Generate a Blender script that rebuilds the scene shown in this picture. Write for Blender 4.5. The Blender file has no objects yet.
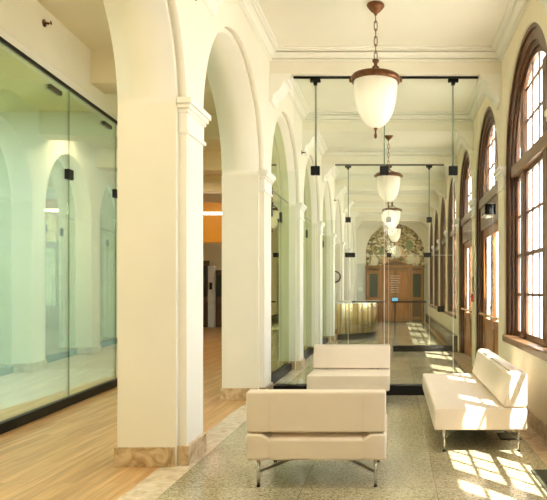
import bpy, math, random
from mathutils import Vector, Matrix
random.seed(4)
PI = math.pi
scene = bpy.context.scene
COL = scene.collection

# ------------------------------------------------------------------ mesh builder
class MB:
    def __init__(s): s.v = []; s.f = []; s.sm = []
    def add(s, vs, fs, smooth=False, M=None):
        b = len(s.v)
        for p in vs:
            p = Vector(p)
            if M is not None: p = M @ p
            s.v.append(tuple(p))
        for f in fs:
            s.f.append([b + i for i in f]); s.sm.append(smooth)
        return s
    def box(s, x0, x1, y0, y1, z0, z1, M=None):
        v = [(x, y, z) for x in (x0, x1) for y in (y0, y1) for z in (z0, z1)]
        f = [(0,1,3,2),(4,6,7,5),(0,4,5,1),(2,3,7,6),(0,2,6,4),(1,5,7,3)]
        return s.add(v, f, False, M)
    def prism(s, poly, a0, a1, axis='X', smooth=False, M=None, caps=True):
        """poly of 2-D points extruded along an axis: X->(y,z) Y->(x,z) Z->(x,y)"""
        def P(p, a):
            return {'X': (a, p[0], p[1]), 'Y': (p[0], a, p[1]), 'Z': (p[0], p[1], a)}[axis]
        n = len(poly)
        v = [P(p, a0) for p in poly] + [P(p, a1) for p in poly]
        f = [(i, (i+1) % n, n + (i+1) % n, n + i) for i in range(n)]
        s.add(v, f, smooth, M)
        if caps:
            s.add(v, [tuple(range(n))[::-1], tuple(range(n, 2*n))], False, M)
        return s
    def lathe(s, prof, seg=32, c=(0,0,0), smooth=True, M=None):
        v = []; f = []
        for r, z in prof:
            for k in range(seg):
                a = 2*PI*k/seg
                v.append((c[0]+r*math.cos(a), c[1]+r*math.sin(a), c[2]+z))
        for j in range(len(prof)-1):
            for k in range(seg):
                k2 = (k+1) % seg
                f.append((j*seg+k, j*seg+k2, (j+1)*seg+k2, (j+1)*seg+k))
        return s.add(v, f, smooth, M)
    def tube(s, pts, r, seg=8, closed=False, smooth=True, M=None):
        pts = [Vector(p) for p in pts]; n = len(pts); v = []; f = []
        up0 = None
        for i, p in enumerate(pts):
            a = pts[(i-1) % n] if (closed or i > 0) else p
            b = pts[(i+1) % n] if (closed or i < n-1) else p
            t = (b - a).normalized()
            u = Vector((0,0,1)) if abs(t.z) < .95 else Vector((1,0,0))
            if up0 is not None: u = up0
            x = t.cross(u)
            if x.length < 1e-5: x = t.cross(Vector((0,1,0)))
            x.normalize(); y = x.cross(t).normalized(); up0 = y
            for k in range(seg):
                an = 2*PI*k/seg
                v.append(tuple(p + x*math.cos(an)*r + y*math.sin(an)*r))
        m = n if closed else n-1
        for i in range(m):
            j = (i+1) % n
            for k in range(seg):
                k2 = (k+1) % seg
                f.append((i*seg+k, i*seg+k2, j*seg+k2, j*seg+k))
        s.add(v, f, smooth, M)
        if not closed:
            s.add(v, [tuple(range(seg))[::-1], tuple(range((n-1)*seg, n*seg))], False, M)
        return s
    def ellipsoid(s, c, rx, ry, rz, seg=16, rings=10, M=None):
        v = []; f = []
        for j in range(rings+1):
            t = PI*j/rings
            for k in range(seg):
                a = 2*PI*k/seg
                v.append((c[0]+rx*math.sin(t)*math.cos(a), c[1]+ry*math.sin(t)*math.sin(a), c[2]+rz*math.cos(t)))
        for j in range(rings):
            for k in range(seg):
                k2 = (k+1) % seg
                f.append((j*seg+k, (j+1)*seg+k, (j+1)*seg+k2, j*seg+k2))
        return s.add(v, f, True, M)
    def build(s, name, mat, parent=None, bevel=0, bseg=2, loc=None, rotz=0):
        me = bpy.data.meshes.new(name)
        me.from_pydata(s.v, [], s.f)
        me.polygons.foreach_set('use_smooth', s.sm)
        me.update()
        import bmesh
        bm = bmesh.new(); bm.from_mesh(me)
        bmesh.ops.remove_doubles(bm, verts=bm.verts, dist=1e-5)
        bmesh.ops.recalc_face_normals(bm, faces=bm.faces)
        bm.to_mesh(me); bm.free()
        o = bpy.data.objects.new(name, me); COL.objects.link(o)
        me.materials.append(mat)
        if parent is not None: o.parent = parent
        if loc is not None: o.location = loc
        o.rotation_euler.z = rotz
        if bevel:
            m = o.modifiers.new('bevel', 'BEVEL'); m.width = bevel; m.segments = bseg
            m.limit_method = 'ANGLE'; m.angle_limit = math.radians(40); m.harden_normals = False
            me.polygons.foreach_set('use_smooth', [True]*len(me.polygons))
            w = o.modifiers.new('wn', 'WEIGHTED_NORMAL'); w.keep_sharp = True
        return o

def empty(name, loc, rz=0):
    o = bpy.data.objects.new(name, None); COL.objects.link(o)
    o.location = loc; o.rotation_euler.z = rz; o.empty_display_size = .1
    return o
def tag(o, label, cat, group=None):
    o['label'] = label; o['category'] = cat
    if group: o['group'] = group
    return o
def struct(o, label=None):
    o['kind'] = 'structure'
    if label: o['label'] = label
    return o

# ------------------------------------------------------------------ materials
def mat(name):
    m = bpy.data.materials.new(name); m.use_nodes = True
    nt = m.node_tree
    return m, nt, nt.nodes['Principled BSDF'], nt.nodes['Material Output']
def simple(name, col, rough=.5, metal=0, coat=0, noise=0, nscale=6, bump=0, bscale=80, spec=.5, emit=None, estr=0):
    m, nt, b, out = mat(name)
    b.inputs['Base Color'].default_value = (*col, 1)
    b.inputs['Roughness'].default_value = rough
    b.inputs['Metallic'].default_value = metal
    b.inputs['Coat Weight'].default_value = coat
    b.inputs['Specular IOR Level'].default_value = spec
    tc = nt.nodes.new('ShaderNodeTexCoord')
    if noise:
        n = nt.nodes.new('ShaderNodeTexNoise'); n.inputs['Scale'].default_value = nscale; n.inputs['Detail'].default_value = 4
        nt.links.new(tc.outputs['Object'], n.inputs['Vector'])
        r = nt.nodes.new('ShaderNodeMapRange')
        r.inputs['From Min'].default_value = .3; r.inputs['From Max'].default_value = .7
        r.inputs['To Min'].default_value = 1-noise; r.inputs['To Max'].default_value = 1+noise
        nt.links.new(n.outputs['Fac'], r.inputs['Value'])
        mx = nt.nodes.new('ShaderNodeVectorMath'); mx.operation = 'SCALE'
        mx.inputs[0].default_value = col
        nt.links.new(r.outputs['Result'], mx.inputs['Scale'])
        nt.links.new(mx.outputs['Vector'], b.inputs['Base Color'])
    if bump:
        n = nt.nodes.new('ShaderNodeTexNoise'); n.inputs['Scale'].default_value = bscale; n.inputs['Detail'].default_value = 3
        nt.links.new(tc.outputs['Object'], n.inputs['Vector'])
        bp = nt.nodes.new('ShaderNodeBump'); bp.inputs['Strength'].default_value = bump; bp.inputs['Distance'].default_value = .01
        nt.links.new(n.outputs['Fac'], bp.inputs['Height']); nt.links.new(bp.outputs['Normal'], b.inputs['Normal'])
    if emit:
        b.inputs['Emission Color'].default_value = (*emit, 1); b.inputs['Emission Strength'].default_value = estr
    return m
def ramp(nt, fac, stops):
    r = nt.nodes.new('ShaderNodeValToRGB')
    els = r.color_ramp.elements
    while len(els) < len(stops): els.new(.5)
    for e, (p, c) in zip(els, stops): e.position = p; e.color = (*c, 1)
    nt.links.new(fac, r.inputs['Fac'])
    return r.outputs['Color']
def glass(name, tint, base, power, refl=(1,1,1), rough=0.0, top=1.0):
    """thin architectural glass: tinted see-through mixed with a mirror that grows at grazing angles"""
    m, nt, b, out = mat(name); nt.nodes.remove(b)
    t = nt.nodes.new('ShaderNodeBsdfTransparent'); t.inputs['Color'].default_value = (*tint, 1)
    g = nt.nodes.new('ShaderNodeBsdfGlossy'); g.inputs['Color'].default_value = (*refl, 1); g.inputs['Roughness'].default_value = rough
    lw = nt.nodes.new('ShaderNodeLayerWeight')
    p = nt.nodes.new('ShaderNodeMath'); p.operation = 'POWER'; p.inputs[1].default_value = power
    nt.links.new(lw.outputs['Facing'], p.inputs[0]); lw.inputs['Blend'].default_value = .5
    r = nt.nodes.new('ShaderNodeMapRange'); r.inputs['To Min'].default_value = base; r.inputs['To Max'].default_value = top
    nt.links.new(p.outputs[0], r.inputs['Value'])
    mx = nt.nodes.new('ShaderNodeMixShader')
    nt.links.new(r.outputs['Result'], mx.inputs['Fac']); nt.links.new(t.outputs[0], mx.inputs[1]); nt.links.new(g.outputs[0], mx.inputs[2])
    nt.links.new(mx.outputs[0], out.inputs['Surface'])
    return m

M = {}
M['plaster'] = simple('cream_plaster', (.85,.81,.70), .6, noise=.02, nscale=2, bump=.03, bscale=40)
M['plaster_warm'] = simple('warm_plaster', (.84,.76,.57), .6, noise=.03, nscale=2)
M['ceil'] = simple('ceiling_paint', (.86,.82,.72), .6, noise=.015, nscale=1.5)
M['trim'] = simple('white_trim', (.88,.86,.79), .45)
M['greenwall'] = simple('pale_green_paint', (.76,.84,.79), .6)
M['hallceil'] = simple('hall_ceiling_paint', (.80,.71,.50), .6)
M['olive'] = simple('olive_ceiling', (.62,.57,.20), .6)
M['black'] = simple('black_metal', (.004,.004,.0035), .5, spec=.3)
M['steel'] = simple('brushed_steel', (.62,.60,.56), .25, metal=1)
M['bronze'] = simple('dark_bronze', (.17,.07,.03), .38, metal=.85, noise=.35, nscale=30)
M['brasslam'] = simple('lamp_brass', (.50,.31,.14), .35, metal=.85, noise=.2, nscale=30)
M['leather'] = simple('cream_leather', (.80,.68,.545), .42, coat=.15, noise=.02, nscale=5, bump=.06, bscale=220)
M['leather_dark'] = simple('leather_welt', (.62,.49,.37), .5)
M['orange'] = simple('orange_panel', (.80,.36,.04), .4, noise=.05, nscale=2)
M['led'] = simple('led_strip', (1,1,1), .5, emit=(1,.93,.8), estr=9)
M['bulb'] = simple('lit_bulb', (1,1,1), .5, emit=(1,.86,.62), estr=4)
M['red'] = simple('red_enamel', (.55,.04,.03), .35)
M['bronze_dark'] = simple('dark_fitting', (.07,.06,.035), .4, metal=.5)
M['grey'] = simple('grey_plate', (.22,.20,.15), .4)
M['white'] = simple('white_plastic', (.82,.80,.74), .35)
M['screen'] = simple('lit_screen', (.05,.2,.3), .3, emit=(.25,.6,.85), estr=.7)
M['slab'] = simple('white_stone_top', (.82,.80,.72), .25)
M['hallwall'] = simple('hall_tan_paint', (.60,.50,.32), .6)
M['darkdoor'] = simple('dark_hall_wood', (.10,.05,.022), .4, noise=.25, nscale=4)
M['darkglass'] = simple('dark_glass', (.03,.05,.035), .08)
M['darkmarble'] = simple('dark_green_marble', (.10,.09,.05), .2, noise=.5, nscale=9)
M['wains'] = simple('pale_grey_marble', (.66,.67,.60), .25, noise=.06, nscale=5)
M['ground'] = simple('pale_paving', (.62,.58,.50), .8, noise=.1, nscale=3)
M['foliage_out'] = simple('garden_leaves', (.12,.2,.05), .8, noise=.4, nscale=3)
M['mat'] = simple('dark_green_mat', (.05,.05,.025), .7, noise=.1, nscale=60)

def wood(name, c1, c2, rough, axis='Z', scale=1.0):
    m, nt, b, out = mat(name)
    tc = nt.nodes.new('ShaderNodeTexCoord'); mp = nt.nodes.new('ShaderNodeMapping')
    sc = {'Z': (14, 14, 1.2), 'Y': (14, 1.2, 14), 'X': (1.2, 14, 14)}[axis]
    mp.inputs['Scale'].default_value = [x*scale for x in sc]
    nt.links.new(tc.outputs['Object'], mp.inputs['Vector'])
    n = nt.nodes.new('ShaderNodeTexNoise'); n.inputs['Scale'].default_value = 1.6; n.inputs['Detail'].default_value = 6
    n.inputs['Distortion'].default_value = .6
    nt.links.new(mp.outputs['Vector'], n.inputs['Vector'])
    nt.links.new(ramp(nt, n.outputs['Fac'], [(.3, c1), (.7, c2)]), b.inputs['Base Color'])
    b.inputs['Roughness'].default_value = rough
    return m
M['frame'] = wood('window_walnut', (.07,.028,.011), (.17,.072,.028), .32)
M['frame_hor'] = wood('sill_walnut', (.13,.06,.024), (.25,.13,.055), .3, 'Y')
M['door'] = wood('door_oak', (.30,.11,.03), (.50,.21,.06), .35)
M['portal'] = wood('portal_oak', (.20,.085,.022), (.40,.19,.06), .35)

def planks():
    m, nt, b, out = mat('oak_plank_floor')
    tc = nt.nodes.new('ShaderNodeTexCoord'); mp = nt.nodes.new('ShaderNodeMapping')
    mp.inputs['Rotation'].default_value = (0, 0, PI/2)
    nt.links.new(tc.outputs['Object'], mp.inputs['Vector'])
    br = nt.nodes.new('ShaderNodeTexBrick')
    br.inputs['Scale'].default_value = 1; br.inputs['Brick Width'].default_value = 1.5; br.inputs['Row Height'].default_value = .083
    br.inputs['Mortar Size'].default_value = .0012; br.inputs['Bias'].default_value = 0
    br.offset = .37
    br.inputs['Color1'].default_value = (.64,.41,.19,1); br.inputs['Color2'].default_value = (.50,.29,.115,1); br.inputs['Mortar'].default_value = (.26,.13,.045,1)
    nt.links.new(mp.outputs['Vector'], br.inputs['Vector'])
    mp2 = nt.nodes.new('ShaderNodeMapping'); mp2.inputs['Scale'].default_value = (16, .9, 1)
    nt.links.new(tc.outputs['Object'], mp2.inputs['Vector'])
    n = nt.nodes.new('ShaderNodeTexNoise'); n.inputs['Scale'].default_value = 1.5; n.inputs['Detail'].default_value = 6
    nt.links.new(mp2.outputs['Vector'], n.inputs['Vector'])
    c = ramp(nt, n.outputs['Fac'], [(.3, (.72,.66,.58)), (.7, (1.15,1.15,1.15))])
    mx = nt.nodes.new('ShaderNodeMix'); mx.data_type = 'RGBA'; mx.blend_type = 'MULTIPLY'; mx.inputs['Factor'].default_value = 1
    nt.links.new(br.outputs['Color'], mx.inputs['A']); nt.links.new(c, mx.inputs['B'])
    nt.links.new(mx.outputs['Result'], b.inputs['Base Color'])
    b.inputs['Roughness'].default_value = .3
    return m
M['planks'] = planks()

def terrazzo():
    m, nt, b, out = mat('polished_terrazzo')
    tc = nt.nodes.new('ShaderNodeTexCoord')
    v = nt.nodes.new('ShaderNodeTexVoronoi'); v.inputs['Scale'].default_value = 95
    nt.links.new(tc.outputs['Object'], v.inputs['Vector'])
    bw = nt.nodes.new('ShaderNodeSeparateColor'); nt.links.new(v.outputs['Color'], bw.inputs['Color'])
    chips = ramp(nt, bw.outputs['Red'], [(.0,(.20,.155,.07)), (.2,(.37,.315,.19)), (.6,(.47,.41,.265)), (1,(.62,.56,.40))])
    n = nt.nodes.new('ShaderNodeTexNoise'); n.inputs['Scale'].default_value = 1.1; n.inputs['Detail'].default_value = 3
    nt.links.new(tc.outputs['Object'], n.inputs['Vector'])
    patch = ramp(nt, n.outputs['Fac'], [(.35,(.86,.86,.86)), (.65,(1.08,1.07,1.04))])
    mx = nt.nodes.new('ShaderNodeMix'); mx.data_type = 'RGBA'; mx.blend_type = 'MULTIPLY'; mx.inputs['Factor'].default_value = 1
    nt.links.new(chips, mx.inputs['A']); nt.links.new(patch, mx.inputs['B'])
    mp = nt.nodes.new('ShaderNodeMapping'); mp.inputs['Location'].default_value = (1.6, -.52, 0)
    nt.links.new(tc.outputs['Object'], mp.inputs['Vector'])
    br = nt.nodes.new('ShaderNodeTexBrick'); br.offset = 0; br.squash = 1
    br.inputs['Scale'].default_value = 1; br.inputs['Brick Width'].default_value = .945; br.inputs['Row Height'].default_value = .97
    br.inputs['Mortar Size'].default_value = .003
    br.inputs['Color1'].default_value = (1,1,1,1); br.inputs['Color2'].default_value = (.88,.89,.9,1); br.inputs['Mortar'].default_value = (.45,.42,.36,1)
    nt.links.new(mp.outputs['Vector'], br.inputs['Vector'])
    m2 = nt.nodes.new('ShaderNodeMix'); m2.data_type = 'RGBA'; m2.blend_type = 'MULTIPLY'; m2.inputs['Factor'].default_value = 1
    nt.links.new(mx.outputs['Result'], m2.inputs['A']); nt.links.new(br.outputs['Color'], m2.inputs['B'])
    nt.links.new(m2.outputs['Result'], b.inputs['Base Color'])
    b.inputs['Roughness'].default_value = .14; b.inputs['Specular IOR Level'].default_value = .55
    return m
M['terrazzo'] = terrazzo()

def travertine(name, c1, c2, c3, rough=.3):
    m, nt, b, out = mat(name)
    tc = nt.nodes.new('ShaderNodeTexCoord')
    n = nt.nodes.new('ShaderNodeTexNoise'); n.inputs['Scale'].default_value = 9; n.inputs['Detail'].default_value = 8; n.inputs['Distortion'].default_value = 1.2
    nt.links.new(tc.outputs['Object'], n.inputs['Vector'])
    nt.links.new(ramp(nt, n.outputs['Fac'], [(.34, c1), (.5, c2), (.66, c3)]), b.inputs['Base Color'])
    b.inputs['Roughness'].default_value = rough
    return m
M['base'] = travertine('mottled_marble_base', (.34,.22,.11), (.54,.39,.22), (.66,.52,.34))
M['border'] = travertine('travertine_border', (.55,.45,.32), (.68,.57,.42), (.76,.66,.52), .2)
M['border_right'] = travertine('pinkish_stone_border', (.46,.33,.20), (.58,.43,.28), (.66,.52,.36), .25)

def brass():
    m, nt, b, out = mat('reflection_streaked_brass')
    b.inputs['Metallic'].default_value = 1; b.inputs['Roughness'].default_value = .22
    tc = nt.nodes.new('ShaderNodeTexCoord'); mp = nt.nodes.new('ShaderNodeMapping'); mp.inputs['Scale'].default_value = (7, 3, .02)
    nt.links.new(tc.outputs['Object'], mp.inputs['Vector'])
    n = nt.nodes.new('ShaderNodeTexNoise'); n.inputs['Scale'].default_value = 1.3; n.inputs['Detail'].default_value = 2
    nt.links.new(mp.outputs['Vector'], n.inputs['Vector'])
    nt.links.new(ramp(nt, n.outputs['Fac'], [(.38,(.42,.25,.06)), (.5,(.80,.60,.26)), (.62,(.97,.86,.58))]), b.inputs['Base Color'])  # upright reflection streaks painted into the brass colour
    return m
M['brass'] = brass()

def opal():
    m, nt, b, out = mat('opal_glass')
    t = nt.nodes.new('ShaderNodeBsdfTranslucent'); t.inputs['Color'].default_value = (.95,.92,.84,1)
    b.inputs['Base Color'].default_value = (.90,.88,.80,1); b.inputs['Roughness'].default_value = .18
    b.inputs['Emission Color'].default_value = (1,.90,.70,1); b.inputs['Emission Strength'].default_value = .05
    mx = nt.nodes.new('ShaderNodeMixShader'); mx.inputs['Fac'].default_value = .45
    nt.links.new(b.outputs[0], mx.inputs[1]); nt.links.new(t.outputs[0], mx.inputs[2]); nt.links.new(mx.outputs[0], out.inputs['Surface'])
    return m
M['opal'] = opal()
M['pane'] = glass('window_glass', (.97,.98,.97), .04, 5, top=.6)
M['clear'] = glass('clear_partition_glass', (.955,.975,.955), .022, 5)
M['edge'] = simple('green_glass_edge', (.12,.22,.15), .15)
M['screen_glass'] = glass('arch_glass', (.70,.76,.58), .14, 1.1, (.74,.79,.56))
M['wall_glass'] = glass('green_glass_wall', (.925,.97,.945), .15, 1.6, (.90,1,.95))

def mural():
    m, nt, b, out = mat('mural_foliage')
    tc = nt.nodes.new('ShaderNodeTexCoord')
    v = nt.nodes.new('ShaderNodeTexVoronoi'); v.inputs['Scale'].default_value = 13
    nt.links.new(tc.outputs['Object'], v.inputs['Vector'])
    sp = nt.nodes.new('ShaderNodeSeparateColor'); nt.links.new(v.outputs['Color'], sp.inputs['Color'])
    nt.links.new(ramp(nt, sp.outputs['Red'], [(0,(.07,.055,.02)), (.3,(.20,.16,.055)), (.55,(.40,.31,.13)), (.75,(.56,.42,.22)), (.92,(.78,.70,.50))]), b.inputs['Base Color'])
    b.inputs['Roughness'].default_value = .6
    return m
M['mural'] = mural()
M['paint_pale'] = simple('mural_pale_cloth', (.74,.68,.50), .6, noise=.12, nscale=8)
M['paint_flesh'] = simple('mural_ochre', (.62,.38,.18), .6, noise=.2, nscale=8)
M['paint_green'] = simple('mural_green', (.20,.24,.10), .6, noise=.3, nscale=12)

# ------------------------------------------------------------------ layout numbers
XL, XLM, XLB = -1.67, -1.735, -2.20        # arcade face, inner layer, back
XR, XRO = 1.42, 1.60                        # window wall face and outside
LP = [5.18 + 2.96*k for k in range(-3, 8)]  # arcade piers
RP = [8.31 + 2.93*k for k in range(-2, 7)]  # window wall piers
YB0, YB1 = -3.6, 27.0                       # corridor ends
ZC = 4.60
BEAMS = [8.27 + 2.95*k for k in range(-4, 7)]
BT = .32

def arch_wall(mb, x0, x1, piers, r, cz, ztop, y0, y1, zbot):
    N = 48
    edges = []
    for i in range(len(piers)-1):
        c = (piers[i] + piers[i+1])/2
        edges.append((c - r, c + r, c, zbot(i)))
    # solid strips between openings
    ys = [y0] + [e for t in edges for e in (t[0], t[1])] + [y1]
    for i in range(0, len(ys), 2):
        a, b = ys[i], ys[i+1]
        for x in (x0, x1):
            mb.add([(x,a,0),(x,b,0),(x,b,ztop),(x,a,ztop)], [(0,1,2,3)])
    for a, b, c, zb in edges:
        arc = [(c - r*math.cos(PI*k/N), cz + r*math.sin(PI*k/N)) for k in range(N+1)]
        for x in (x0, x1):
            v = []
            for (y, z) in arc: v += [(x,y,z), (x,y,ztop)]
            mb.add(v, [(2*k, 2*k+2, 2*k+3, 2*k+1) for k in range(N)])
            if zb > 0: mb.add([(x,a,0),(x,b,0),(x,b,zb),(x,a,zb)], [(0,1,2,3)])
        v = []
        for (y, z) in arc: v += [(x0,y,z), (x1,y,z)]
        mb.add(v, [(2*k, 2*k+1, 2*k+3, 2*k+2) for k in range(N)], True)
        for y in (a, b):
            mb.add([(x0,y,zb),(x1,y,zb),(x1,y,cz),(x0,y,cz)], [(0,1,2,3)])
        if zb > 0: mb.add([(x0,a,zb),(x1,a,zb),(x1,b,zb),(x0,b,zb)], [(0,1,2,3)])
    return mb
# ------------------------------------------------------------------ shell
CZL, RF, RI = 2.855, 1.265, 1.215
mb = MB(); arch_wall(mb, XL, XLM, LP, RF, CZL, 4.75, YB0, YB1, lambda i: 0)
struct(mb.build('wall_left', M['plaster']), 'cream plaster arcade with round arches beside the wood floor')
mb = MB(); arch_wall(mb, XLM-.001, XLB, LP, RI, CZL, 4.75, YB0, YB1, lambda i: 0)
struct(mb.build('wall_left', M['plaster']))
CZR, RR = 3.0, 1.25
DOOR_BAYS = (2, 3)
def rz(i): return 0.0 if i in DOOR_BAYS else .74
mb = MB(); arch_wall(mb, XR, XRO, RP, RR, CZR, 4.75, YB0, YB1, rz)
struct(mb.build('wall_right', M['plaster_warm']), 'cream window wall on the bench side')

mb = MB(); mb.box(XLM, XRO, YB1, YB1+.2, -.1, 4.75)
struct(mb.build('wall_back', M['plaster']), 'cream end wall behind the mural')
mb = MB(); mb.box(-9.3, XRO, YB0-.2, YB0, -.1, 4.75)
struct(mb.build('wall_front', M['plaster']))
mb = MB(); mb.box(XL-.02, XRO, YB0, YB1, ZC, ZC+.15)
struct(mb.build('ceiling', M['ceil']))
for yb in BEAMS:
    mb = MB(); mb.box(XL, XR, yb, yb+BT, 4.28, ZC)
    struct(mb.build('ceiling_beam', M['plaster'], bevel=.008))
# crown moulding round every ceiling bay
CR = [(0, 4.448), (.034, 4.448), (.034, 4.466), (.002, 4.468), (.002, 4.480), (.042, 4.484), (.050, 4.500), (.070, 4.520), (.090, 4.532), (.090, 4.540), (.050, 4.542), (.050, 4.554), (.112, 4.556), (.112, 4.570), (.150, 4.578), (.150, 4.60)]
ends = [YB0] + [v for b in BEAMS for v in (b, b+BT)] + [YB1]
ends = [e for e in ends if e >= YB0]
k = 0
for i in range(0, len(ends)-1, 2):
    a, b = ends[i], ends[i+1]
    if b - a < .5: continue
    v = []; n = 4
    for p, z in CR:
        v += [(XL+p, a+p, z), (XR-p, a+p, z), (XR-p, b-p, z), (XL+p, b-p, z)]
    f = [(j*4+q, j*4+(q+1) % 4, (j+1)*4+(q+1) % 4, (j+1)*4+q) for j in range(len(CR)-1) for q in range(4)]
    k += 1
    struct(MB().add(v, f).build('trim_%d' % k, M['trim']))
# scroll brackets under the beams, at both walls
def bracket_profile(s):
    pts = [(0, 3.90), (.035, 3.91), (.05, 3.95), (.055, 4.0), (.09, 4.03), (.13, 4.06), (.165, 4.11), (.185, 4.165), (.215, 4.185), (.245, 4.19), (.25, 4.22), (.285, 4.225), (.29, 4.28), (0, 4.28)]
    return [(s[0] + s[1]*p, z) for p, z in pts]
for yb in BEAMS[3:]:
    for s in ((XL, 1), (XR, -1)):
        mb = MB(); mb.prism(bracket_profile(s), yb-.03, yb+BT+.03, 'Y')
        struct(mb.build('trim_bracket', M['trim'], bevel=.006))
# capitals and bases of the arcade piers
for i, p in enumerate(LP):
    h = 2.96/2 - RF; hi = 2.96/2 - RI
    mb = MB()
    for z0, z1, pr in ((2.655,2.685,.022), (2.685,2.82,.008), (2.82,2.85,.022), (2.85,2.885,.038), (2.885,2.93,.056)):
        mb.box(XLM+.004, XL+pr, p-h-pr, p+h+pr, z0, z1)
    struct(mb.build('trim_capital', M['trim'], bevel=.004))
    mb = MB(); mb.box(XLM, XL+.025, p-h-.022, p+h+.022, 0, .155)
    mb.box(XLB-.02, XLM-.01, p-hi-.022, p+hi+.022, 0, .155)
    struct(mb.build('baseboard_left', M['base'], bevel=.005))
for p in RP:
    h = 2.93/2 - RR
    mb = MB()
    for z0, z1, pr in ((2.72,2.75,.02), (2.75,2.90,.008), (2.90,2.93,.03), (2.93,2.97,.05), (2.97,3.02,.065)):
        mb.box(XR-pr, XR+.04, p-h-pr*.5, p+h+pr*.5, z0, z1)
    struct(mb.build('trim_capital', M['trim'], bevel=.004))
mb = MB()
d0, d1 = RP[2], RP[4]
mb.box(XR-.025, XR+.001, YB0, d0+.2, 0, .15)
struct(mb.build('baseboard_right', M['base'], bevel=.004))
mb = MB(); mb.box(XR-.10, XR+.001, d1-.1, YB1-.05, 0, .36)
struct(mb.build('baseboard_far', M['darkmarble'], bevel=.006))
# floors
struct(MB().box(-1.60, 1.21, YB0, YB1, -.1, 0).build('floor', M['terrazzo']), 'polished speckled terrazzo floor')
struct(MB().box(-1.855, -1.60, YB0, YB1, -.1, 0).build('floor_border', M['border']), 'travertine border strip along the arcade')
struct(MB().box(1.21, XRO, YB0, YB1, -.1, 0).build('floor_edge', M['border_right']), 'stone border strip below the windows')
struct(MB().box(-4.6, -1.855, YB0, 23.5, -.1, 0).build('floor_wood', M['planks']), 'oak plank floor left of the arcade')
struct(MB().box(-9.3, -4.6, YB0, 11.06, -.1, 0).build('floor_room', M['greenwall']))
struct(MB().box(-9.3, -4.6, 11.06, 23.5, -.1, 0).build('floor_wood', M['planks']))
struct(MB().box(-2.7, -1.855, 23.5, YB1, -.1, 0).build('floor_wood', M['planks']))
struct(MB().box(-2.8, -2.6, 23.4, YB1, 0, 4.7).build('wall_alcove', M['plaster']))
struct(MB().box(-2.8, XLB+.02, 23.5, YB1+.1, 4.55, 4.7).build('ceiling_hall', M['hallceil']))
struct(MB().box(-2.8, XLM+.01, YB1, YB1+.15, 0, 4.7).build('wall_alcove', M['plaster']))

# ------------------------------------------------------------------ hall left of the arcade
struct(MB().box(-4.25, XLB+.02, YB0, 11.06, 4.55, 4.70).build('ceiling_hall', M['hallceil']))
struct(MB().box(-9.3, XLB+.02, 11.06, 23.6, 4.55, 4.70).build('ceiling_hall', M['hallceil']))
struct(MB().box(-9.3, -4.25, YB0, 11.06, 4.55, 4.70).build('ceiling_room', M['olive']))
for yb in (8.15, 11.1, 14.06, 17.02, 20.0):
    struct(MB().box(-4.3 if yb < 12 else -9, XLB+.01, yb, yb+.45, 4.12, 4.56).build('ceiling_beam', M['hallceil']))
struct(MB().box(-9.3, -9.1, YB0, 23.6, 0, 4.6).build('wall_room', M['greenwall']))
struct(MB().box(-9.3, XLB, 23.4, 23.6, 0, 4.6).build('wall_hall', M['hallwall']))
# glass wall along the wood floor, turned 4 degrees from the arcade
ang = math.atan(.0722)
def gw(d): return Vector((-3.41-.0722*d, d, 0))
y0 = 1.4; L = (11.0-y0)/math.cos(ang)
def dl(d): return (d-y0)/math.cos(ang)
gr = tag(empty('glass_wall', gw(y0), ang), 'tall frameless green glass wall on a black base along the oak floor', 'glass wall')
MB().box(-.05, .03, 0, L, 0, .105).build('base_channel', M['black'], gr, bevel=.004)
MB().box(-.03, .012, 0, L, 3.83, 3.865).build('top_channel', M['black'], gr)
js = [0] + [dl(d) for d in (3.02, 4.52, 6.02, 7.52, 9.02, 10.52)] + [L]
for a, b in zip(js[:-1], js[1:]):
    MB().box(-.012, 0, a+.003, b-.003, .10, 3.835).build('glass_pane', M['wall_glass'], gr)
for j in js[1:-1]:
    MB().box(-.014, .002, j-.0025, j+.0025, .105, 3.83).build('joint_seal', M['edge'], gr)
    if abs(j-dl(6.02)) > .1: MB().box(-.03, .03, j-.06, j+.06, 2.74, 2.86).build('patch_fitting', M['black'], gr, bevel=.004)
for d in (4.1, 5.63, 7.16, 8.69, 10.2):
    j = dl(d)
    MB().box(-.045, .02, j-.14, j+.14, 3.685, 3.735).build('head_clamp', M['bronze_dark'], gr, bevel=.004)
hw = MB().box(-.14, 0, 0, L, 3.955, 4.6).build('wall_header', M['plaster'], loc=gw(y0), rotz=ang); struct(hw)
hb = MB().box(-.14, -.006, 0, L, 3.865, 3.955).build('trim_header', M['trim'], loc=gw(y0), rotz=ang); struct(hb)
e = gw(11.0)
struct(MB().box(-9.1, e.x, 11.0, 11.12, 0, 4.56).build('wall_return', M['greenwall']))
# far end of the hall
struct(MB().box(-7.6, -3.4, 18.0, 18.35, 2.78, 3.94).build('wall_bulkhead', M['orange']))
t = tag(empty('light_strip', (-5.5, 17.995, 3.62)), 'thin white light strip across the orange panel', 'light')
MB().box(-2.0, 2.0, -.02, .012, -.035, .035).build('diffuser', M['led'], t)
MB().box(-2.02, 2.02, -.008, .014, -.045, .045).build('channel', M['steel'], t)
def hall_door(n, x0, x1, h):
    o = struct(MB().box(x0, x1, 23.34, 23.40, 0, h).build('door_%d' % n, M['darkdoor'], bevel=.005))
    w = x1-x0
    MB().box(x0+.14*w, x1-.14*w, 23.32, 23.345, 1.15, h-.2).build('door_panel', M['darkglass'], o)
    MB().box(x0+.14*w, x1-.14*w, 23.32, 23.345, .2, .95).build('door_panel', M['darkdoor'], o)
    MB().tube([(x1-.08*w, 23.30, .95), (x1-.08*w, 23.30, 1.2)], .015).build('door_handle', M['steel'], o)
hall_door(4, -7.75, -7.0, 2.5); hall_door(5, -6.75, -6.4, 2.15); hall_door(6, -5.6, -4.6, 2.3)
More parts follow.
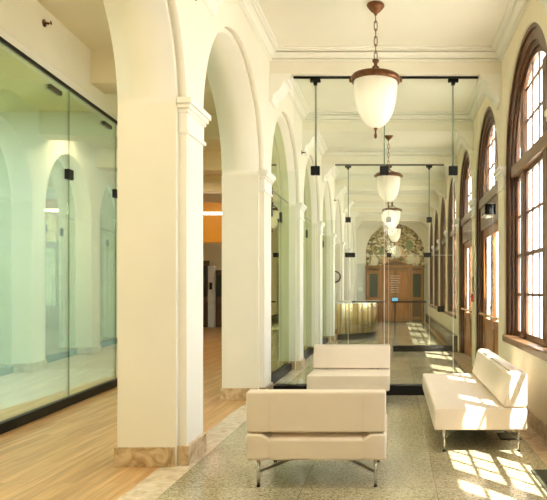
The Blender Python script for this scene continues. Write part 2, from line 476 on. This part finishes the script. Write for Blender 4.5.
struct(MB().box(-7.0, -6.78, 23.2, 23.4, 0, 2.3).build('trim_post', M['wains']))
t = tag(empty('wall_phone', (-6.89, 23.19, 1.55)), 'small black wall phone on the pale post between dark hall doors', 'phone')
MB().box(-.05, .05, -.03, .012, -.13, .13).build('body', M['black'], t, bevel=.01)
MB().box(-.03, .03, -.055, -.028, -.11, .09).build('handset', M['black'], t, bevel=.01)

# ------------------------------------------------------------------ windows and doors
def arc_band(mb, c, r0, r1, cz, x0, x1, zb, N=40):
    """arched band with straight legs, between radii r0<r1, down to zb"""
    def path(r):
        return [(c-r, zb)] + [(c-r*math.cos(PI*k/N), cz+r*math.sin(PI*k/N)) for k in range(N+1)] + [(c+r, zb)]
    a, b = path(r0), path(r1); n = len(a); v = []; f = []
    for p, q in zip(a, b):
        v += [(x0,*p), (x0,*q), (x1,*q), (x1,*p)]
    for i in range(n-1):
        for s in range(4):
            t_ = (s+1) % 4
            f.append((i*4+s, i*4+t_, (i+1)*4+t_, (i+1)*4+s))
    f += [(0,1,2,3), ((n-1)*4+3, (n-1)*4+2, (n-1)*4+1, (n-1)*4)]
    mb.add(v, f); return mb
def zarc(r, dy): return CZR + math.sqrt(max(r*r-dy*dy, 0))
SASH = [(-.47,.47)]
MULL = ((-.555,.085), (.555,.085))
COLS = (-.157, .157)
def fanlight(o, c, zt):
    for dy, w in MULL:
        MB().box(1.515, 1.565, c+dy-w, c+dy+w, zt, zarc(1.0, abs(dy)+w)-.0).build('mullion', M['frame'], o)
    m = MB()
    for a, b in SASH:
        for q in COLS: m.box(1.548, 1.566, c+q-.011, c+q+.011, zt, zarc(.98, abs(q)+.01))
        for z in (3.38, 3.76):
            lim = math.sqrt(max(.98**2-(z-CZR)**2, 0))
            lo, hi = max(a, -lim), min(b, lim)
            if hi-lo > .05: m.box(1.549, 1.565, c+lo, c+hi, z-.016, z+.016)
        m.box(1.54, 1.575, c+a, c+b, zt, zt+.045)
    m.build('muntins', M['frame'], o)
def glazing(o, c, zb, zt=None, r=.985):
    N = 40; arc = [(c-r, zb)] + [(c-r*math.cos(PI*k/N), CZR+r*math.sin(PI*k/N)) for k in range(N+1)] + [(c+r, zb)]
    MB().prism(arc, 1.553, 1.561, 'X').build('glass', M['pane'], o)
def casing(name, c, zb):
    m = MB()
    arc_band(m, c, 1.09, 1.215, CZR, 1.47, 1.60, zb)
    arc_band(m, c, 1.03, 1.10, CZR, 1.50, 1.58, zb)
    arc_band(m, c, .97, 1.04, CZR, 1.53, 1.575, zb)
    arc_band(m, c, 1.20, 1.248, CZR, 1.445, 1.56, zb)
    return struct(m.build(name, M['frame']))
def window(n, c):
    o = casing('window_%d' % n, c, .82)
    MB().box(1.475, 1.595, c-1.03, c+1.03, 2.82, 2.96).build('transom', M['frame_hor'], o, bevel=.012)
    MB().box(1.395, 1.598, c-1.245, c+1.245, .735, .82).build('sill', M['frame_hor'], o, bevel=.014)
    for dy, w in MULL:
        MB().box(1.515, 1.565, c+dy-w, c+dy+w, .82, 2.83).build('mullion', M['frame'], o, bevel=.006)
    for a, b in SASH + [(-.96,-.64), (.64,.96)]:
        m = MB(); st = .035 if abs(b-a) > .5 else .02
        ya, yb = c+a, c+b
        m.box(1.542, 1.574, ya, ya+st, .82, 2.82).box(1.542, 1.574, yb-st, yb, .82, 2.82)
        m.box(1.5415, 1.5745, ya, yb, .82, .89).box(1.5415, 1.5745, ya, yb, 2.77, 2.82).box(1.540, 1.576, ya, yb, 1.80, 1.845)
        if abs(b-a) > .5:
            for q in COLS: m.box(1.548, 1.566, c+q-.011, c+q+.011, .85, 2.80)
        for z in (1.345, 2.31): m.box(1.549, 1.565, ya, yb, z-.016, z+.016)
        m.build('sash', M['frame'], o)
    fanlight(o, c, 2.95)
    glazing(o, c, .83)
    return o
def door(n, c):
    o = casing('door_%d' % n, c, 0)
    MB().box(1.465, 1.595, c-1.03, c+1.03, 2.80, 2.96).build('transom', M['frame_hor'], o, bevel=.012)
    MB().box(1.49, 1.595, c-1.0, c+1.0, 2.42, 2.80).build('transom_panel', M['frame_hor'], o, bevel=.006)
    fanlight(o, c, 2.95)
    for s in (-1, 1):
        def B(m, a, b, x0, x1, z0, z1):
            lo, hi = sorted((c+s*a, c+s*b)); m.box(x0, x1, lo, hi, z0, z1)
        m = MB()
        B(m, .008, .14, 1.53, 1.58, .01, 2.42); B(m, .86, .985, 1.53, 1.58, .01, 2.42)
        B(m, .14, .86, 1.53, 1.58, .01, .24); B(m, .14, .86, 1.53, 1.58, .80, .92); B(m, .14, .86, 1.53, 1.58, 2.28, 2.42)
        B(m, .14, .86, 1.545, 1.565, .24, .80)
        lf = m.build('door_leaf', M['door'], o, bevel=.006)
        m = MB(); B(m, .14, .86, 1.55, 1.558, .92, 2.28); m.build('glass', M['pane'], lf)
        m = MB(); m.tube([(1.525, c+s*.10, .99), (1.455, c+s*.12, .99), (1.455, c+s*.88, .99), (1.525, c+s*.90, .99)], .019); m.build('push_bar', M['brasslam'], lf)
        m = MB(); B(m, .03, .11, 1.515, 1.532, .9, 1.25); m.build('lock_plate', M['brasslam'], lf)
    arc = [(c-.985*math.cos(PI*k/40), CZR+.985*math.sin(PI*k/40)) for k in range(41)]
    arc = [(c-.985, 2.95)] + arc + [(c+.985, 2.95)]
    MB().prism(arc, 1.553, 1.561, 'X').build('glass', M['pane'], o)
    return o
wn = dn = 0
for i in range(len(RP)-1):
    c = (RP[i]+RP[i+1])/2
    if i in DOOR_BAYS: dn += 1; door(dn, c)
    else: wn += 1; window(wn, c)

# outside: paving, unseen eave added to block the high sun, garden hedge
struct(MB().box(XRO, 40, -30, 60, -.35, -.25).build('ground', M['ground']))
struct(MB().box(XRO-.02, 2.27, -8, 30, 4.74, 4.95).build('sun_block_eave', M['trim']))

# ------------------------------------------------------------------ glass partitions across the corridor
def partition(y, label, doors, zt=4.25):
    t = tag(empty('glass_partition', (-.145, y, 0)), label, 'glass partition')
    x0, x1 = XL+.145+.30, XR+.145-.30            # rail between the brackets
    MB().box(x0, x1, -.02, .02, zt+.005, zt+.03).build('top_rail', M['black'], t)
    F = (-.93, 0, .93)
    xa, xb = XL+.145+.002, XR+.145-.002
    if not doors:
        MB().box(xa+.05, xb-.01, -.13, .07, 0, .125).build('base_channel', M['black'], t, bevel=.004)
    else:
        MB().box(.10+.0, xb-.105, -.13, .07, 0, .13).build('base_channel', M['black'], t, bevel=.004)
        MB().box(xa+.05, -.95, -.13, .07, 0, .13).build('base_channel', M['black'], t, bevel=.004)
    zb = .12
    # upper panes between the brackets, lower panes down to the base
    ups = [(x0, F[0]), (F[0], F[1]), (F[1], F[2]), (F[2], x1)]
    for a, b in ups:
        MB().box(a+.003, b-.003, -.006, .006, 3.02, zt).build('glass_pane', M['clear'], t)
    lows = [(xa+.08, F[0]), (F[0], F[1]), (F[1], F[2]), (F[2], xb-.08)]
    for a, b in lows:
        MB().box(a+.004, b-.004, -.006, .006, zb, 3.01).build('glass_pane', M['clear'], t)
    for x in F:
        MB().box(x-.007, x+.007, .0, .12, 3.0, zt).build('glass_fin', M['edge'], t)
        MB().box(x-.06, x+.06, -.03, .03, 2.95, 3.07).build('patch_fitting', M['black'], t, bevel=.005)
        m = MB(); m.box(x-.07, x+.07, -.03, .03, zt-.045, zt-.005); m.box(x-.025, x+.025, -.03, .03, zt-.085, zt-.045)
        m.build('head_clamp', M['black'], t, bevel=.005)
        MB().box(x-.003, x+.003, -.007, .007, zb, 2.95).build('glass_edge', M['trim'], t)
    if doors:
        for a, b in ((-1.0,-.77), (-.05,.06), (.80,.98)):
            MB().box(a, b, -.03, .03, 2.15, 2.255).build('door_patch', M['black'], t, bevel=.005)
        MB().box(xa+.1, xb-.1, -.008, .008, 2.195, 2.205).build('door_head', M['trim'], t)
        for a, b in ((-.84,-.06), (.06,.86)):
            m = MB(); m.tube([(a, -.075, 1.13), (b, -.075, 1.13)], .017)
            for x in (a+.08, b-.08): m.tube([(x, -.075, 1.13), (x, .0, 1.13)], .01)
            m.build('push_bar', M['black'], t)
        MB().box(1.12, 1.28, -.04, .04, .90, 1.03).build('lock_box', M['black'], t, bevel=.01)
    return t
partition(8.37, 'clear glass partition on a black base, just behind the far armchair', False)
partition(14.22, 'clear glass partition with black push bars, in front of the brass desk', True)

# glazing in the arches beyond the first partition
labs = ['arch-shaped glass screen on a black base, first past the near partition',
        'arch-shaped glass screen second past the near partition, beside the far armchair back',
        'arch-shaped glass screen beside the brass reception desk']
for q, i in enumerate((4, 5, 6)):
    c = (LP[i]+LP[i+1])/2
    t = tag(empty('glass_screen', (-1.86, c, 0)), labs[q], 'glass screen', None)
    r = RI-.006; arc = [(-r, .1)] + [(-r*math.cos(PI*k/40), CZL+r*math.sin(PI*k/40)) for k in range(41)] + [(r, .1)]
    MB().prism(arc, -.006, .006, 'X').build('glass_pane', M['screen_glass'], t)
    MB().box(-.05, .06, -r+.02, r-.02, 0, .125).build('base_channel', M['black'], t, bevel=.004)
    for dy in (-.35, .45):
        MB().box(-.009, .009, dy-.0025, dy+.0025, .125, 2.9).build('joint_seal', M['edge'], t)
        MB().box(-.025, .025, dy-.04, dy+.04, 2.50, 2.66).build('patch_fitting', M['black'], t, bevel=.004)
    MB().box(-.012, .012, -r+.02, r-.02, 2.90, 2.915).build('joint_bar', M['grey'], t)

# ------------------------------------------------------------------ pendant lamps
def pendant(x, y, label):
    t = tag(empty('pendant_lamp', (x, y, ZC)), label, 'pendant lamp', 'pendant lamps down the corridor')
    z = lambda v: v-ZC + (.055 if v < 3.94 else 0)
    MB().lathe([(0,z(4.60)), (.095,z(4.60)), (.10,z(4.585)), (.085,z(4.56)), (.05,z(4.52)), (.022,z(4.50)), (.015,z(4.48)), (0,z(4.478))], 24).build('canopy', M['bronze'], t)
    m = MB(); top, bot, n = 4.49, 3.975, 6; ll = (top-bot)/n
    for k in range(n):
        zc = top-(k+.5)*ll-ZC; hl = ll*.62; w = .017; pts = []
        for a in range(16):
            an = 2*PI*a/16
            u = w*math.cos(an); vv = (hl-w)*(1 if math.sin(an) > 0 else -1)*min(1, abs(math.sin(an))*2) + w*math.sin(an)
            pts.append((u, 0, zc+vv) if k % 2 else (0, u, zc+vv))
        m.tube(pts, .0055, 6, closed=True)
    m.build('chain', M['bronze'], t)
    MB().lathe([(0,z(3.93)), (.035,z(3.925)), (.04,z(3.91)), (.02,z(3.885)), (.018,z(3.86)), (.04,z(3.845)), (.045,z(3.82)), (0,z(3.815))], 20).build('stem_cup', M['bronze'], t)
    m = MB()
    for k in range(3):
        a = 2*PI*k/3+.5
        m.tube([(0,0,z(3.84)), (.1*math.cos(a),.1*math.sin(a),z(3.80)), (.255*math.cos(a),.255*math.sin(a),z(3.72))], .011, 8)
    m.build('support_arm', M['bronze'], t)
    rim = MB().lathe([(.235,z(3.735)), (.262,z(3.74)), (.274,z(3.725)), (.278,z(3.70)), (.272,z(3.675)), (.255,z(3.665)), (.240,z(3.675)), (.235,z(3.70)), (.235,z(3.735))], 48)
    ro = rim.build('rim', M['bronze'], t)
    for k in range(6):
        a = 2*PI*k/6
        MB().ellipsoid((.283*math.cos(a), .283*math.sin(a), z(3.70)), .014, .014, .032, 8, 6).build('rim_knob', M['bronze'], ro)
    prof = [(.243,3.72), (.245,3.66), (.243,3.60), (.236,3.53), (.224,3.46), (.205,3.38), (.18,3.31), (.145,3.245), (.10,3.195), (.05,3.168), (.0,3.16)]
    m = MB(); seg = 60; v = []; f = []
    for r, zz in prof:
        for k in range(seg):
            a = 2*PI*k/seg
            rr = r*(1+.010*math.cos(12*a))
            v.append((rr*math.cos(a), rr*math.sin(a), z(zz)))
    for j in range(len(prof)-1):
        for k in range(seg):
            f.append((j*seg+k, j*seg+(k+1) % seg, (j+1)*seg+(k+1) % seg, (j+1)*seg+k))
    m.add(v, f, True).build('glass_bowl', M['opal'], t)
    for k in range(3):
        a = 2*PI*k/3+.5
        MB().ellipsoid((.10*math.cos(a), .10*math.sin(a), z(3.42)), .035, .035, .06, 12, 8).build('bulb', M['bulb'], t)
    MB().lathe([(0,z(3.165)), (.022,z(3.16)), (.024,z(3.15)), (.012,z(3.14)), (.010,z(3.10)), (.016,z(3.09)), (.017,z(3.06)), (.008,z(3.045)), (0,z(3.04))], 14).build('finial', M['bronze'], t)
pendant(-.217, 6.95, 'largest opal glass pendant lamp, hanging in front of the first glass partition')
pendant(-.135, 12.8, 'second opal glass pendant lamp, between the two glass partitions')
pendant(-.085, 18.3, 'third opal glass pendant lamp, first beyond the far glass partition')
pendant(-.02, 23.6, 'smallest opal glass pendant lamp, hanging against the mural')

# ------------------------------------------------------------------ leather seating
def loft(mb, stations, profs, M4=None):
    """closed profile lofted along x; profs: list of (y,z) loops with equal counts"""
    n = len(profs[0]); v = []; f = []
    for x, pr in zip(stations, profs): v += [(x, p[0], p[1]) for p in pr]
    for i in range(len(stations)-1):
        for k in range(n):
            k2 = (k+1) % n
            f.append((i*n+k, i*n+k2, (i+1)*n+k2, (i+1)*n+k))
    f += [tuple(range(n))[::-1], tuple(range((len(stations)-1)*n, len(stations)*n))]
    mb.add(v, f); return mb
def shrink(pr, d):
    cy = sum(p[0] for p in pr)/len(pr); cz = sum(p[1] for p in pr)/len(pr)
    out = []
    for y, z in pr:
        out.append((y - math.copysign(d, y-cy), z - math.copysign(d, z-cz)))
    return out
def rounded(pr, r, n=4):
    """round the corners of a polygon"""
    out = []; N = len(pr)
    for i in range(N):
        p = Vector(pr[i]); a = Vector(pr[i-1]); b = Vector(pr[(i+1) % N])
        u = (a-p).normalized()*r; w = (b-p).normalized()*r
        for k in range(n+1):
            t = k/n
            q = (p+u)*(1-t)**2 + p*2*t*(1-t) + (p+w)*t*t
            out.append((q.x, q.y))
    return out
def sofa(name, W, D, parts_label, cat, loc, rotz, group=None, seams=None, legs_x=None):
    t = tag(empty(name, loc, rotz), parts_label, cat, group)
    h = W/2; s = seams or h-.165
    back = [(0, .395), (.205, .395), (.135, .672), (.10, .688), (0, .688)]
    bp = rounded(back, .022)
    g = .004
    st = [-h, -h+.012, -s-.004, -s, -s+.004, s-.004, s, s+.004, h-.012, h]
    pr = [shrink(bp, .012), bp, bp, shrink(bp, .006), bp, bp, shrink(bp, .006), bp, bp, shrink(bp, .012)]
    bk = loft(MB(), st, pr).build('backrest', M['leather'], t)
    for p in bk.data.polygons: p.use_smooth = True
    bk.modifiers.new('wn', 'WEIGHTED_NORMAL')
    full = rounded([(0, .198), (D, .198), (D, .388), (0, .388)], .022)
    low = rounded([(0, .198), (D, .198), (D, .388), (.10, .386), (0, .352)], .022)
    # keep equal counts
    full = rounded([(0, .198), (D, .198), (D, .388), (.10, .388), (0, .388)], .022)
    full = [(y, min(z, .3945)) for y, z in full]
    st = [-h, -h+.014, -s-.06, -s, -s+.005, s-.005, s, s+.06, h-.014, h]
    pr = [shrink(full, .014), full, full, shrink(low, .006), low, low, shrink(low, .006), full, full, shrink(full, .014)]
    se = loft(MB(), st, pr).build('seat', M['leather'], t)
    for p in se.data.polygons: p.use_smooth = True
    se.modifiers.new('wn', 'WEIGHTED_NORMAL')
    lx = legs_x or h-.075
    for sx in (-1, 1):
        for y in (.06, D-.09):
            lg = MB().tube([(sx*lx, y, .006), (sx*lx, y, .205)], .0125, 12).build('leg', M['steel'], t)
            MB().lathe([(0,0), (.014,0), (.014,.008), (0,.008)], 12, (sx*lx, y, 0)).build('foot', M['black'], lg)
    for sx in (-1, 1):
        m = MB(); m.tube([(sx*lx, .06, .105), (sx*.10, D*.45, .170), (-sx*.02, D*.48, .172)], .011, 8)
        m.tube([(sx*lx, D-.09, .105), (sx*.10, D*.5, .170)], .011, 8)
        m.build('brace', M['grey'], t)
    m = MB().box(-h+.12, h-.12, .1, D-.1, .184, .20); m.build('under_frame', M['black'], t)
    return t
sofa('armchair', .985, .78, 'cream leather armchair with its back to us, in front of the other', 'armchair', (-.556, 4.36, 0), 0, 'cream leather armchairs')
sofa('armchair', .985, .78, 'cream leather armchair facing us, standing before the glass partition', 'armchair', (-.556, 8.13, 0), PI, 'cream leather armchairs')
# bench: its back towards the windows, so local +y points to -x
sofa('bench', 2.22, .80, 'long cream leather bench sofa below the sunny windows', 'sofa', (1.135, 6.42, 0), PI/2, None, 1.0)

# ------------------------------------------------------------------ reception desk
t = tag(empty('reception_desk', (-1.1, 18.9, 0)), 'curved brass reception desk with white top and dark plinth', 'desk')
def plan(r, xmin, yb):
    cx, cy = -2.19, 18.9; pts = []
    n = 13; a0 = math.acos((xmin-cx)/r)
    for k in range(n+1):
        a = -a0 + a0*k/n
        pts.append((cx+r*math.cos(a)+1.1, cy+r*math.sin(a)-18.9))
    x_end = pts[-1][0]
    return pts + [(x_end, yb-18.9), (xmin+1.1, yb-18.9)]
MB().prism(plan(1.64, -1.62, 19.7), .16, 1.02, 'Z').build('brass_front', M['brass'], t)
MB().prism(plan(1.58, -1.62, 19.66), 0, .16, 'Z').build('plinth', M['black'], t)
MB().prism(plan(1.69, -1.64, 19.74), 1.02, 1.065, 'Z').build('counter_top', M['slab'], t)

# ------------------------------------------------------------------ far end wall: mural, carved door screen, small fittings
yw = YB1-.001
m = MB(); arc = [(-1.27, 2.3)] + [(-1.27*math.cos(PI*k/48), 3.0+1.27*math.sin(PI*k/48)) for k in range(49)] + [(1.27, 2.3)]
t = tag(empty('mural', (0, yw, 2.3)), 'round-topped painted mural of foliage and pale figures above the wooden doors', 'mural')
MB().prism([(x, z-2.3) for x, z in arc], -.03, 0, 'Y').build('canvas', M['mural'], t)
def blob(cx, cz, rx, rz_, rot=0, n=18, j=.12):
    pts = []
    for k in range(n):
        a = 2*PI*k/n; q = 1+random.uniform(-j, j)
        x, z = rx*q*math.cos(a), rz_*q*math.sin(a)
        pts.append((cx+x*math.cos(rot)-z*math.sin(rot), cz-2.3+x*math.sin(rot)+z*math.cos(rot)))
    return pts
for pts, mt, dy in ((blob(.08,3.08,.20,.28), 'paint_pale', -.036), (blob(-.20,2.95,.09,.34,-.6), 'paint_flesh', -.034), (blob(.34,2.98,.09,.32,.5), 'paint_flesh', -.034),
                    (blob(.10,3.42,.09,.11), 'paint_flesh', -.035), (blob(-.88,2.66,.17,.2), 'paint_pale', -.036), (blob(-.62,3.0,.22,.06,.1), 'paint_green', -.036),
                    (blob(-.6,3.16,.26,.05,-.1), 'paint_green', -.036), (blob(.72,2.75,.16,.22), 'paint_pale', -.034), (blob(-.48,2.68,.10,.22,.2), 'paint_flesh', -.036), (blob(.62,3.35,.16,.22), 'paint_green', -.035), (blob(.98,2.7,.1,.2), 'paint_pale', -.035)):
    MB().prism(pts, dy, -.028, 'Y').build('painted_shape', M[mt], t)

o = struct(MB().box(-1.26, 1.26, 26.86, 26.965, 0, 2.40).build('door_3', M['frame'], bevel=.006), 'carved wooden door screen below the mural')  # darker wood paints shade into the gaps of the shallow relief
m = MB(); m.box(-1.30, 1.30, 26.80, 26.965, 2.40, 2.46); m.box(-1.28, 1.28, 26.83, 26.965, 2.34, 2.40); m.build('cornice', M['portal'], o, bevel=.006)
MB().prism([(-.68, 2.46), (.72, 2.46), (.02, 2.74)], 26.78, 26.95, 'Y').build('pediment', M['door'], o, bevel=.008)
MB().prism([(-.52, 2.48), (.56, 2.48), (.02, 2.68)], 26.765, 26.79, 'Y').build('pediment_panel', M['frame'], o)
for x in (-.66, -.60, .62, .70, -1.2, 1.2):
    MB().box(x-.03, x+.03, 26.82, 26.87, 0, 2.34).build('pilaster', M['door'], o, bevel=.006)
for xc in (-.93, .95):
    MB().box(xc-.25, xc+.25, 26.835, 26.865, .12, 2.25).build('door_leaf', M['portal'], o, bevel=.006)
    MB().box(xc-.17, xc+.17, 26.825, 26.84, 1.1, 2.10).build('door_window', M['darkglass'], o)
    MB().box(xc-.19, xc+.19, 26.822, 26.838, .25, .95).build('lower_panel', M['frame'], o, bevel=.008)
for s in (-1, 1):
    xc = .02+s*.30
    MB().box(xc-.285, xc+.285, 26.83, 26.865, .05, 2.3).build('door_leaf', M['portal'], o, bevel=.006)
    MB().box(xc-.2, xc+.2, 26.822, 26.835, 1.05, 2.18).build('upper_panel', M['door'], o, bevel=.01)
    MB().box(xc-.2, xc+.2, 26.822, 26.835, .2, .92).build('lower_panel', M['door'], o, bevel=.01)
    MB().tube([(.02+s*.05, 26.79, .95), (.02+s*.05, 26.79, 1.2)], .014).build('door_handle', M['brasslam'], o)
m = MB()
for k in range(8):
    z = 2.0-k*.1; w = random.uniform(.13, .19); x = -.02-w
    while x < -.02+w:
        l = random.uniform(.03, .07); m.box(x, x+l, 26.812, 26.822, z, z+.022); x += l+.02
m.build('lettering', M['trim'], o)
struct(MB().box(XL, -1.27, 26.96, 27.0, 0, 2.55).build('trim_wainscot', M['wains'], bevel=.004))
struct(MB().box(1.27, XR, 26.96, 27.0, 0, 2.55).build('trim_wainscot', M['wains'], bevel=.004))
t = tag(empty('light_switch', (-1.50, 26.955, 1.44)), 'white light switch plate on the pale end wall beside the wooden doors', 'light switch')
MB().box(-.09, .09, -.012, .004, -.075, .075).build('plate', M['white'], t, bevel=.004)
for x in (-.04, .04): MB().box(x-.012, x+.012, -.02, -.01, -.025, .025).build('toggle', M['white'], t)

# tablet stand
t = tag(empty('tablet_stand', (.0, 25.6, 0)), 'slim black stand with a small lit blue screen before the wooden doors', 'tablet stand')
MB().lathe([(0,0), (.16,0), (.16,.012), (.03,.025), (0,.025)], 24).build('base', M['black'], t)
MB().tube([(0,0,.02), (0,0,.95)], .022, 12).build('pole', M['black'], t)
Mx = Matrix.Translation((0,-.02,1.0)) @ Matrix.Rotation(math.radians(-40), 4, 'X')
tb = MB().box(-.14, .14, -.012, .012, -.10, .10, Mx).build('tablet', M['black'], t, bevel=.004)
MB().box(-.12, .12, -.016, -.011, -.085, .085, Mx).build('screen', M['screen'], tb)

# wall clock on the arcade pier behind the desk
pj = LP[8]-(2.96/2-RI)
t = tag(empty('wall_clock', (-1.905, pj-.002, 1.82)), 'round dark-rimmed wall clock on the arcade pier behind the brass desk', 'clock')
R90 = Matrix.Rotation(PI/2, 4, 'X')
MB().lathe([(.145,0), (.19,0), (.195,.02), (.185,.045), (.15,.045), (.145,.03), (.145,0)], 32, M=R90).build('rim', M['darkdoor'], t)
dlo = MB().lathe([(0,.018), (.15,.018), (.15,.0), (0,0)], 32, M=R90).build('dial', M['white'], t)
m = MB(); m.box(-.006, .006, -.028, -.022, 0, .11); m.box(-.07, 0, -.028, -.022, -.005, .007); m.build('hands', M['black'], dlo)

# fittings on the window wall
t = tag(empty('loudspeaker_box', (XR+.002, 8.85, 2.47)), 'black box fixture above the first wooden door by the windows', 'wall fixture')
MB().box(-.15, 0, -.1, .22, 0, .15).build('housing', M['black'], t, bevel=.006)
MB().box(-.155, -.148, -.07, .19, .03, .12).build('grille', M['grey'], t)
MB().box(-.16, .0, -.11, .23, -.02, 0).build('bracket', M['steel'], t)
t = tag(empty('fire_alarm', (XR, RP[3]+.03, 1.19)), 'small red fire alarm box on the pier between the two wooden doors', 'fire alarm')
MB().box(-.05, .002, -.06, .06, 0, .14).build('housing', M['red'], t, bevel=.006)
MB().box(-.062, -.048, -.04, .04, .03, .06).build('pull_handle', M['white'], t)
t = tag(empty('call_panel', (XR, RP[3]+.0, 1.36)), 'narrow dark wall panel above the red alarm box', 'wall panel')
pl = MB().box(-.02, .002, -.05, .05, 0, .28).build('plate', M['grey'], t, bevel=.004)
for k in range(3): MB().tube([(-.028, 0, .06+k*.08), (-.018, 0, .06+k*.08)], .014, 10).build('button', M['steel'], pl)

# floor grille and dark mat near the window wall
t = tag(empty('floor_grille', (1.09, 5.93, 0)), 'small dark metal floor grille behind the bench leg', 'floor grille')
m = MB(); m.box(-.10,.10,-.13,-.11,0,.008).box(-.10,.10,.11,.13,0,.008).box(-.10,-.085,-.11,.11,0,.008).box(.085,.10,-.11,.11,0,.008)
m.build('frame', M['black'], t)
m = MB()
for k in range(9): m.box(-.085, .085, -.10+k*.025-.005, -.10+k*.025+.005, 0, .005)
m.build('bars', M['grey'], t)
t = tag(MB().box(1.05, 1.41, 3.4, 4.81, 0, .008).build('floor_mat', M['mat'], bevel=.003), 'dark green floor mat by the window wall, nearest corner', 'mat')

# sidewall sprinklers
def sprinkler(loc, rotz, label):
    t = tag(empty('sprinkler', loc, rotz), label, 'sprinkler', None)
    Rm = Matrix.Rotation(PI/2, 4, 'Y')
    MB().lathe([(0,0), (.04,0), (.042,.008), (.02,.016), (0,.016)], 16, M=Rm).build('escutcheon', M['bronze'], t)
    m = MB().lathe([(.012,.01), (.012,.04), (.016,.045), (.006,.06), (0,.06)], 10, M=Rm)
    m.tube([(.03,.016,0),(.06,.012,0),(.075,0,0)], .003, 6).tube([(.03,-.016,0),(.06,-.012,0),(.075,0,0)], .003, 6)
    m.build('nozzle', M['bronze'], t)
    MB().box(.074, .078, -.02, .02, -.012, .022).build('deflector', M['bronze'], t)
for p, lb in ((LP[3], 'small sprinkler on the arcade wall above the nearest pier'), (LP[5], 'small sprinkler above the third arcade pier, past the near partition'), (LP[7], 'small sprinkler above the arcade pier beside the brass desk')):
    sprinkler((XL-.004, p, 3.86), 0, lb)
pp = gw(6.9)
sprinkler((pp.x+.001, pp.y, 4.37), ang, 'small sprinkler on the cream band above the green glass wall')

# ------------------------------------------------------------------ light
W = bpy.data.worlds.new('World'); scene.world = W; W.use_nodes = True
nt = W.node_tree; bg = nt.nodes['Background']
bg.inputs['Color'].default_value = (.96, .985, 1.03, 1); bg.inputs['Strength'].default_value = 7.5
def lamp(name, kind, energy, loc, color=(1,1,1), **kw):
    d = bpy.data.lights.new(name, kind); d.energy = energy; d.color = color
    for k_, v_ in kw.items(): setattr(d, k_, v_)
    o = bpy.data.objects.new(name, d); COL.objects.link(o); o.location = loc
    return o
s = lamp('sun', 'SUN', 26, (8, -6, 14), (1,.95,.86), angle=math.radians(.53))
s.rotation_euler = Vector((-.40, .50, -1)).to_track_quat('-Z', 'Y').to_euler()
for d, e_ in ((.2, 40), (2.3, 70), (12.2, 45)):
    lamp('hall_fill', 'AREA', e_, (-3.0, d, 4.5), (1,.80,.50), shape='DISK', size=.6)  # added warm fill for the hall, no fixtures here
for d in (4, 8.5):
    lamp('room_fill', 'AREA', 190, (-6.6, d, 4.5), (.95,1,.97), shape='RECTANGLE', size=1.2, size_y=.3)  # unseen fill added to brighten the room behind the glass wall
lamp('hall_end_fill', 'AREA', 60, (-5.6, 15.5, 4.4), (1,.78,.45), shape='DISK', size=.5)  # added fill that lifts the orange panel and hall end
for y in (.6,-2.4):
    lamp('rear_fill', 'POINT', 15, (-.15, y, 3.3), (1,.90,.74), shadow_soft_size=.2)  # fill points added behind the camera, no pendants hang there

# ------------------------------------------------------------------ camera
cam = bpy.data.cameras.new('camera'); co = bpy.data.objects.new('camera', cam); COL.objects.link(co)
co.location = (0, 0, 1.4); co.rotation_euler = (PI/2, 0, 0)
cam.sensor_fit = 'HORIZONTAL'; cam.sensor_width = 36; cam.lens = 620/547*36
cam.shift_x = -(395-273.5)/547; cam.shift_y = (290-250)/547
cam.clip_start = .05
scene.camera = co
scene.view_settings.view_transform = 'Standard'; scene.view_settings.look = 'None'
scene.view_settings.gamma = 1; scene.view_settings.use_curve_mapping = False
scene.view_settings.exposure = 0.1
scene.cycles.max_bounces = 14; scene.cycles.diffuse_bounces = 7; scene.cycles.transparent_max_bounces = 24
scene.cycles.sample_clamp_indirect = 6
